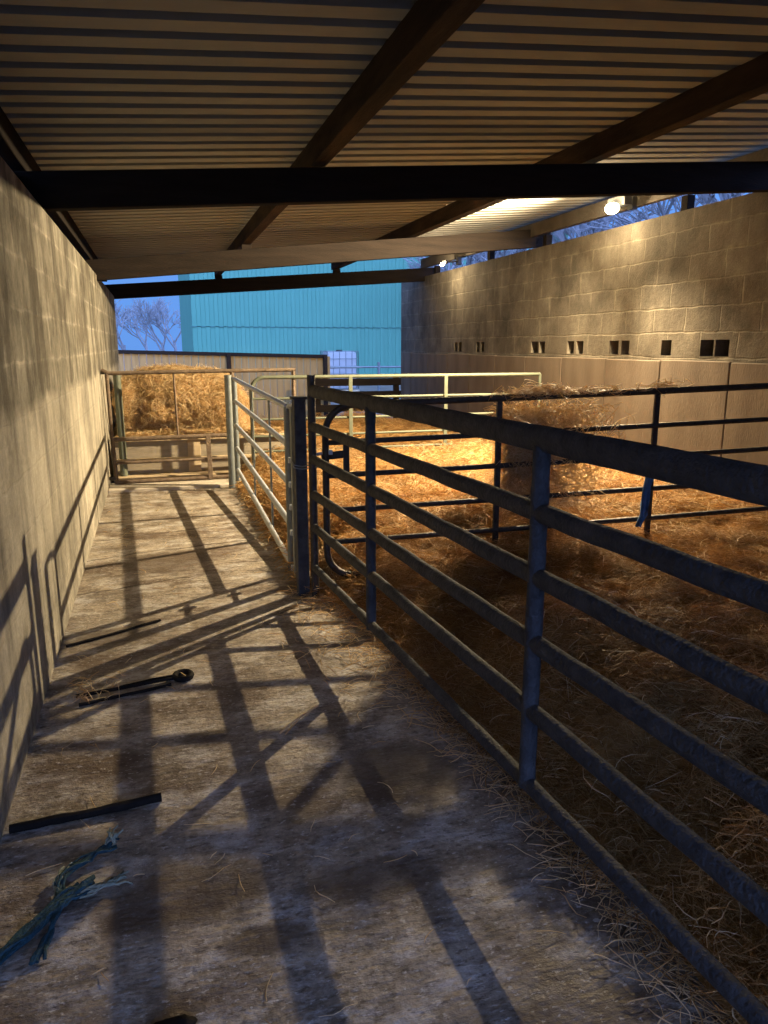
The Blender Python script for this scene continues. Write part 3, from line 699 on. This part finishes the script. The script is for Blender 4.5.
# a few pale wisps caught on the gate's top rail over the upright
n = 26; x = rng.normal(3.0, .06, n); g = 4.245-.128*(x-.93)*(1-.06*(x-.93)); D = rand_dirs(n, .25); D[:, 1] *= .4; D /= np.linalg.norm(D, axis=1)[:, None]; L = rng.uniform(.08, .2, n)
o = strands_mesh('straw_wisp', np.stack([x, g, 1.16+.03*(x-.93)+.026+rng.uniform(0, .012, n)], 1), D, L, rng.uniform(.002, .003, n), rng.normal(0, 1, (n, 3))*L[:, None]*.1, M['straw_light'])
tag(o, 'pale wisp of straw caught on top of the dark pen gate above the blue rag', 'straw')

# big straw bale behind the back barrier
def bale():
    r = empty('straw_bale', (.28, 10.0, 0), 'big round-topped golden straw bale behind the rusty barrier, topped with loose straw', 'straw bale')
    cx, cy, cz, sx, sy, sz = .26, 9.95, .55, .76, .85, .60
    bm = bmesh.new(); bmesh.ops.create_icosphere(bm, subdivisions=6, radius=1)
    pos = []
    def shape(v):
        d = v.normalized(); pw = 5.0
        s = (abs(d.x)**pw+abs(d.y)**pw+abs(d.z)**3.2)**(-1/4.4)
        p = d*s
        nn = noise.noise(d*2.5)*.10+noise.noise(d*6)*.05+noise.noise(d*15)*.025
        # torn hollow on the upper left of the face
        hol = math.exp(-((p.x+.62)/.16)**2-((p.z-.45)/.4)**2)*.16 if p.y < 0 else 0
        # vertical creases between the slabs
        cr = sum(math.exp(-((p.x-c)/.035)**2) for c in (-.18, .12, .42))*.05 if p.y < 0 else 0
        q = p*(1+nn-cr); q.y += hol
        return Vector((q.x*sx+cx, q.y*sy+cy, max(q.z*sz+cz, .0)))
    for v in bm.verts: v.co = shape(v.co.copy())
    me = bpy.data.meshes.new('bale_core'); bm.to_mesh(me); bm.free()
    co = np.zeros(len(me.vertices)*3); me.vertices.foreach_get('co', co); co = co.reshape(-1, 3); me.update()
    no = np.array([v.normal[:] for v in me.vertices])
    link_mesh('bale_core', me, M['bale'], r, True)
    sel = np.where((co[:, 1] < cy+.3) & (co[:, 2] > .05))[0]
    n = 26000; k = rng.choice(sel, n); P = co[k]+rng.normal(0, .02, (n, 3))+no[k]*rng.uniform(0, .04, n)[:, None]
    P[:, 0] = np.maximum(P[:, 0], -.42)
    D = rng.normal(0, 1, (n, 3)); D[:, 1] *= .5; D[:, 2] *= .8; D -= no[k]*(np.sum(D*no[k], 1)*.75)[:, None]; D /= np.linalg.norm(D, axis=1)[:, None]
    L = rng.uniform(.06, .22, n)
    strands_mesh('bale_stems', P, D, L, rng.uniform(.002, .0042, n), rng.normal(0, 1, (n, 3))*L[:, None]*.12, M['straw_light'], r)['kind'] = 'stuff'
bale()

# ---------------------------------------------------------------- things on the concrete floor
def stick(name, pts, rad, m, label, cat, n=8):
    mb = MB(); P = []
    for a, b in zip(pts, pts[1:]): P += sub(a, b, 6)[:-1]
    P.append(Vector(pts[-1])); P = [p+Vector((0, noise.noise(p*20)*rad*.5, abs(noise.noise(p*25))*rad*.3)) for p in P]
    mb.tube(P, [rad*(1+.25*noise.noise(p*30)) for p in P], n)
    return tag(mb.build(name, m, None, True), label, cat)
stick('pipe_offcut', [(-.53, 2.32, .014), (-.30, 2.335, .014), (-.07, 2.36, .016)], .0145, M['black'], 'black length of pipe lying on the concrete from the left wall, nearest the camera', 'pipe')
stick('straight_stick', [(-.52, 3.86, .008), (-.30, 3.97, .008), (-.06, 4.11, .008)], .0075, M['black'], 'thin dark stick lying by the left wall beyond the wide shadow', 'stick')
stick('thin_rod', [(-.40, 3.16, .009), (-.20, 3.205, .009), (-.02, 3.25, .009)], .008, M['black'], 'thin black rod on the floor in front of the hook-ended rod', 'rod')
mb = MB()
mb.tube([Vector(p) for p in ((-.42, 3.245, .012), (-.25, 3.27, .012), (-.08, 3.30, .012), (.0, 3.31, .012))], .0085, 8)
mb.tube([(-.24, 3.285, .012), (-.1, 3.325, .012), (.0, 3.34, .012)], .006, 8)
mb.tube([(.035+.038*math.cos(t), 3.325+.045*math.sin(t), .013) for t in np.linspace(0, 2*math.pi, 14)[:-1]], .013, 8, closed=True)
tag(mb.build('hooked_rod', M['black'], None, True), 'black rod with a ring-shaped end lying near the left wall', 'rod')
bm = bmesh.new(); bmesh.ops.create_icosphere(bm, subdivisions=3, radius=1)
for v in bm.verts:
    nn = noise.noise(v.co*2)*.3; v.co = Vector((v.co.x*.055*(1+nn)-.06, v.co.y*.03*(1+nn)+1.445, max(v.co.z*.014*(1+nn)+.014, 0)))
me = bpy.data.meshes.new('dark_clod'); bm.to_mesh(me); bm.free()
tag(link_mesh('muck_clod', me, M['black'], None, True), 'small black clod at the bottom edge of the picture', 'clod')
# blue twine tangle
r = empty('twine_tangle', (-.35, 1.95, 0), 'tangled blue baler twine on the concrete in the lower left corner', 'twine')
rr = random.Random(3)
def wig(pts, rad, seed, amp=.02, k=14):
    out = []
    pts = [Vector(p) for p in pts]
    for i in range(k+1):
        t = i/k*(len(pts)-1); j = min(int(t), len(pts)-2); p = pts[j].lerp(pts[j+1], t-j)
        p = p+Vector((noise.noise(Vector((t*1.3, seed, 0))), noise.noise(Vector((t*1.3, seed, 9))), 0))*amp
        p.z = max(rad, p.z+abs(noise.noise(Vector((t*2, seed, 4))))*.02); out.append(p)
    return out
mb = MB()
for i in range(16):
    o_ = Vector((rr.uniform(-.012, .012), rr.uniform(-.016, .016), 0))
    mb.tube(wig([Vector((-.53, 1.70, .01))+o_, Vector((-.42, 1.82, .014))+o_, Vector((-.34, 1.93, .018))+o_, Vector((-.27, 1.99, .014))+o_*1.5], .005, i*3.1, .022), .0052, 6)
for i in range(6):
    mb.tube(wig([(-.33+rr.uniform(-.01, .01), 1.93, .02), (-.355, 1.83, .012), (-.375+rr.uniform(-.02, .02), 1.74, .008)], .005, 60+i, .02), .005, 6)
mb.build('blue_strands', M['twine'], r, True)
mb = MB()
for i in range(9):
    o_ = Vector((rr.uniform(-.012, .012), rr.uniform(-.012, .012), 0))
    mb.tube(wig([Vector((-.35, 1.93, .012))+o_, Vector((-.35, 2.03, .02))+o_, Vector((-.27, 2.10, .02))+o_, Vector((-.22, 2.13, .02))+o_*2], .004, 30+i*2.3, .022), .0036, 6)
mb.build('frayed_strands', M['twine'], r, True)
for lst in ([[(-.23+rr.uniform(-.01, .02), 2.13, .012), (-.21+rr.uniform(-.02, .02), 2.17+rr.uniform(-.02, .02), .045)] for i in range(9)],
            [[(-.34, 1.94, .012), (-.36, 2.0, .018), (-.33+rr.uniform(-.02, .02), 2.07, .02)] for i in range(6)],
            [[(-.30+rr.uniform(-.02, .02), 1.95+rr.uniform(-.02, .02), .012), (-.22, 1.97, .016), (-.17+rr.uniform(-.02, .02), 1.99+rr.uniform(-.03, .03), .012)] for i in range(8)]):
    mb = MB()
    for i, p in enumerate(lst): mb.tube(wig(p, .003, 80+i*1.7, .02, 8), .0031, 5)
    tag(mb.build('frayed_end', M['twine_grey'], r, True), 'frayed grey-green twine end')

# ---------------------------------------------------------------- outside
mb = MB(); mb.box((-60, 13.6, -.4), (90, 160, -.06)); mb.box((-60, -40, -.4), (LX-.2, 13.6, -.06)); mb.box((RX+.2, -40, -.4), (90, 13.6, -.06)); mb.box((LX-.2, -40, -.4), (RX+.2, -1.6, -.06))
struct(mb.build('floor_yard', M['ground']))
# plank fence across the yard
r = empty('plank_fence', (1.4, 16, 0), 'tall weathered vertical-plank fence outside, behind the straw bale', 'fence')
mb = MB(); x = -1.6
ft = lambda x: 1.38-.026*(x+.65)
while x < 3.5:
    wd = .145; mb.box((x+.004, 16, -.06), (x+wd-.004, 16.025, ft(x)+random.uniform(-.01, .01)), bev=.003); x += wd
mb.build('planks', M['fence'], r)
mb = MB(); mb.bar((-1.6, 15.98, ft(-1.6)+.0), (3.55, 15.98, ft(3.55)+.0), .06, .07); mb.build('cap_rail', M['timber_brown'], r)
for x in (-1.2, 1.47, 3.50):
    mb = MB(); mb.box((x-.04, 15.90, -.06), (x+.04, 15.99, ft(x)+.02), bev=.005); mb.build('fence_post', M['timber_brown'], r)
# low stacked-timber bank between fence and shed
r = empty('rail_fence', (4.6, 14.2, 0), 'low brown horizontal rail fence outside, right of the plank fence', 'fence')
for z in (.30, .55, .80):
    mb = MB(); mb.box((2.9, 14.3, z-.07), (6.6, 14.34, z+.07), bev=.006); mb.build('rail', M['timber_brown'], r)
for x in (3.0, 4.6, 6.2):
    mb = MB(); mb.box((x-.05, 14.35, -.06), (x+.05, 14.45, .95), bev=.006); mb.build('fence_post', M['timber_brown'], r)
r = empty('yard_gate', (5.0, 18, 0), 'grey tubular yard gate outside in front of the green building', 'gate')
for z in (.3, .6, .98):
    mb = MB(); mb.tube([(3.9, 18, z), (7.4, 18, z)], .025, 8); mb.build('rail', M['galv_dull'], r, True)
for x in (3.9, 5.3, 7.4):
    mb = MB(); mb.tube([(x, 18, -.06), (x, 18, 1.1)], .035, 8); mb.build('upright', M['galv_dull'], r, True)
# caged tank
tx, ty = 5.85, 24.5
r = empty('caged_tank', (tx, ty, 0), 'white caged water tank outside in front of the green building', 'tank')
mb = MB(); mb.box((tx-.48, ty-.45, .12), (tx+.48, ty+.45, 1.30), bev=.07); mb.build('tank_body', M['tank'], r, True)
mb = MB()
for i in range(6):
    x = tx-.52+i*1.04/5; mb.tube([(x, ty-.5, .08), (x, ty-.5, 1.33)], .012, 6); mb.tube([(x, ty+.5, .08), (x, ty+.5, 1.33)], .012, 6)
    y = ty-.5+i*.2; mb.tube([(tx-.52, y, .08), (tx-.52, y, 1.33)], .012, 6); mb.tube([(tx+.52, y, .08), (tx+.52, y, 1.33)], .012, 6)
for i in range(6):
    z = .12+i*.24; mb.tube([(tx-.52, ty-.5, z), (tx+.52, ty-.5, z), (tx+.52, ty+.5, z), (tx-.52, ty+.5, z)], .012, 6, closed=True)
mb.build('cage', M['galv_dull'], r)
mb = MB(); mb.box((tx-.55, ty-.52, -.06), (tx+.55, ty+.52, .08), bev=.01); mb.build('pallet', M['board'], r)
mb = MB(); mb.tube([(tx, ty, 1.28), (tx, ty, 1.36)], .11, 14); mb.build('tank_cap', M['black'], r, True)
# teal building: profiled cladding
r = empty('clad_building', (8, 30, 0), 'large blue-green sheet-clad farm building beyond the yard', 'building')
def cladding(x0, x1, y, z0, z1):
    bm = bmesh.new(); x = x0; pr = []
    while x < x1: pr += [(x, 0), (x+.16, 0), (x+.18, -.03), (x+.31, -.03)]; x += .33
    pr.append((x, 0)); A = [bm.verts.new((px, y+py, z0)) for px, py in pr]; B = [bm.verts.new((px, y+py, z1)) for px, py in pr]
    for i in range(len(pr)-1): bm.faces.new((A[i], A[i+1], B[i+1], B[i]))
    return bm
mb = MB(); mb.merge(cladding(1.46, 17, 30, 2.20, 6.2)); mb.merge(cladding(1.46, 17, 29.96, -.1, 2.24)); mb.box((1.45, 30.02, -.1), (17.2, 42, 6.0)); mb.build('cladding', M['teal'], r)
mb = MB(); mb.box((1.42, 29.93, 2.185), (17, 29.99, 2.215)); mb.build('flashing', mat('seam', (.05, .15, .13), .6), r)
mb = MB(); mb.box((1.2, 29.7, 6.2), (17.5, 42.3, 6.4), bev=.02); mb.build('roof_edge', M['galv_dull'], r)
# bare trees
def tree(x, y, h, seed, label, spread=.55, depth=5, group=None):
    rt = random.Random(seed); mb = MB()
    def grow(p, d, L, rad, k):
        q = p+d*L; mb.tube([p, (p+q)/2+Vector((rt.uniform(-1, 1), rt.uniform(-1, 1), 0))*L*.05, q], [rad, rad*.85, rad*.7], 4, cap=False)
        if k == 0: return
        for i in range(rt.choice((3, 3, 4)) if k > 1 else 4):
            nd = (d+Vector((rt.uniform(-1, 1), rt.uniform(-1, 1), rt.uniform(-.25, .6)))*spread).normalized()
            grow(p.lerp(q, rt.uniform(.55, 1)), nd, L*rt.uniform(.62, .82), rad*.6, k-1)
    grow(Vector((x, y, -.1)), Vector((0, 0, 1)), h*.30, h*.022, depth)
    return tag(mb.build('bare_tree', M['bark']), label, 'tree', group)
tree(-2.6, 60, 6.0, 21, 'leafless tree outside the open end, farthest back behind the left wall edge', .7)
tree(-.6, 62, 6.4, 22, 'leafless tree outside, faint behind the front row left of the green building', .7)
tree(-1.8, 52, 5.4, 1, 'leafless tree outside the open end, nearest the left wall', .7)
tree(1.6, 63, 6.6, 23, 'leafless tree outside, half hidden by the green building corner', .7)
tree(.6, 56, 5.9, 2, 'leafless tree outside the open end, between two others', .7)
tree(2.4, 54, 5.2, 3, 'leafless tree outside the open end, nearest the green building', .7)
for i, (x, y, lab) in enumerate(((9.8, 11.0, 'leafless tree seen through the sky gap right of the bright lamp'), (9.5, 15.5, 'leafless tree seen through the sky gap left of the bright lamp'),
              (8.6, 20.5, 'leafless tree seen through the sky gap right of the small far lamp'), (10, 26, 'leafless tree seen through the sky gap left of the small far lamp'))):
    tree(x, y, 7.5, 10+i, lab, .8, 6)
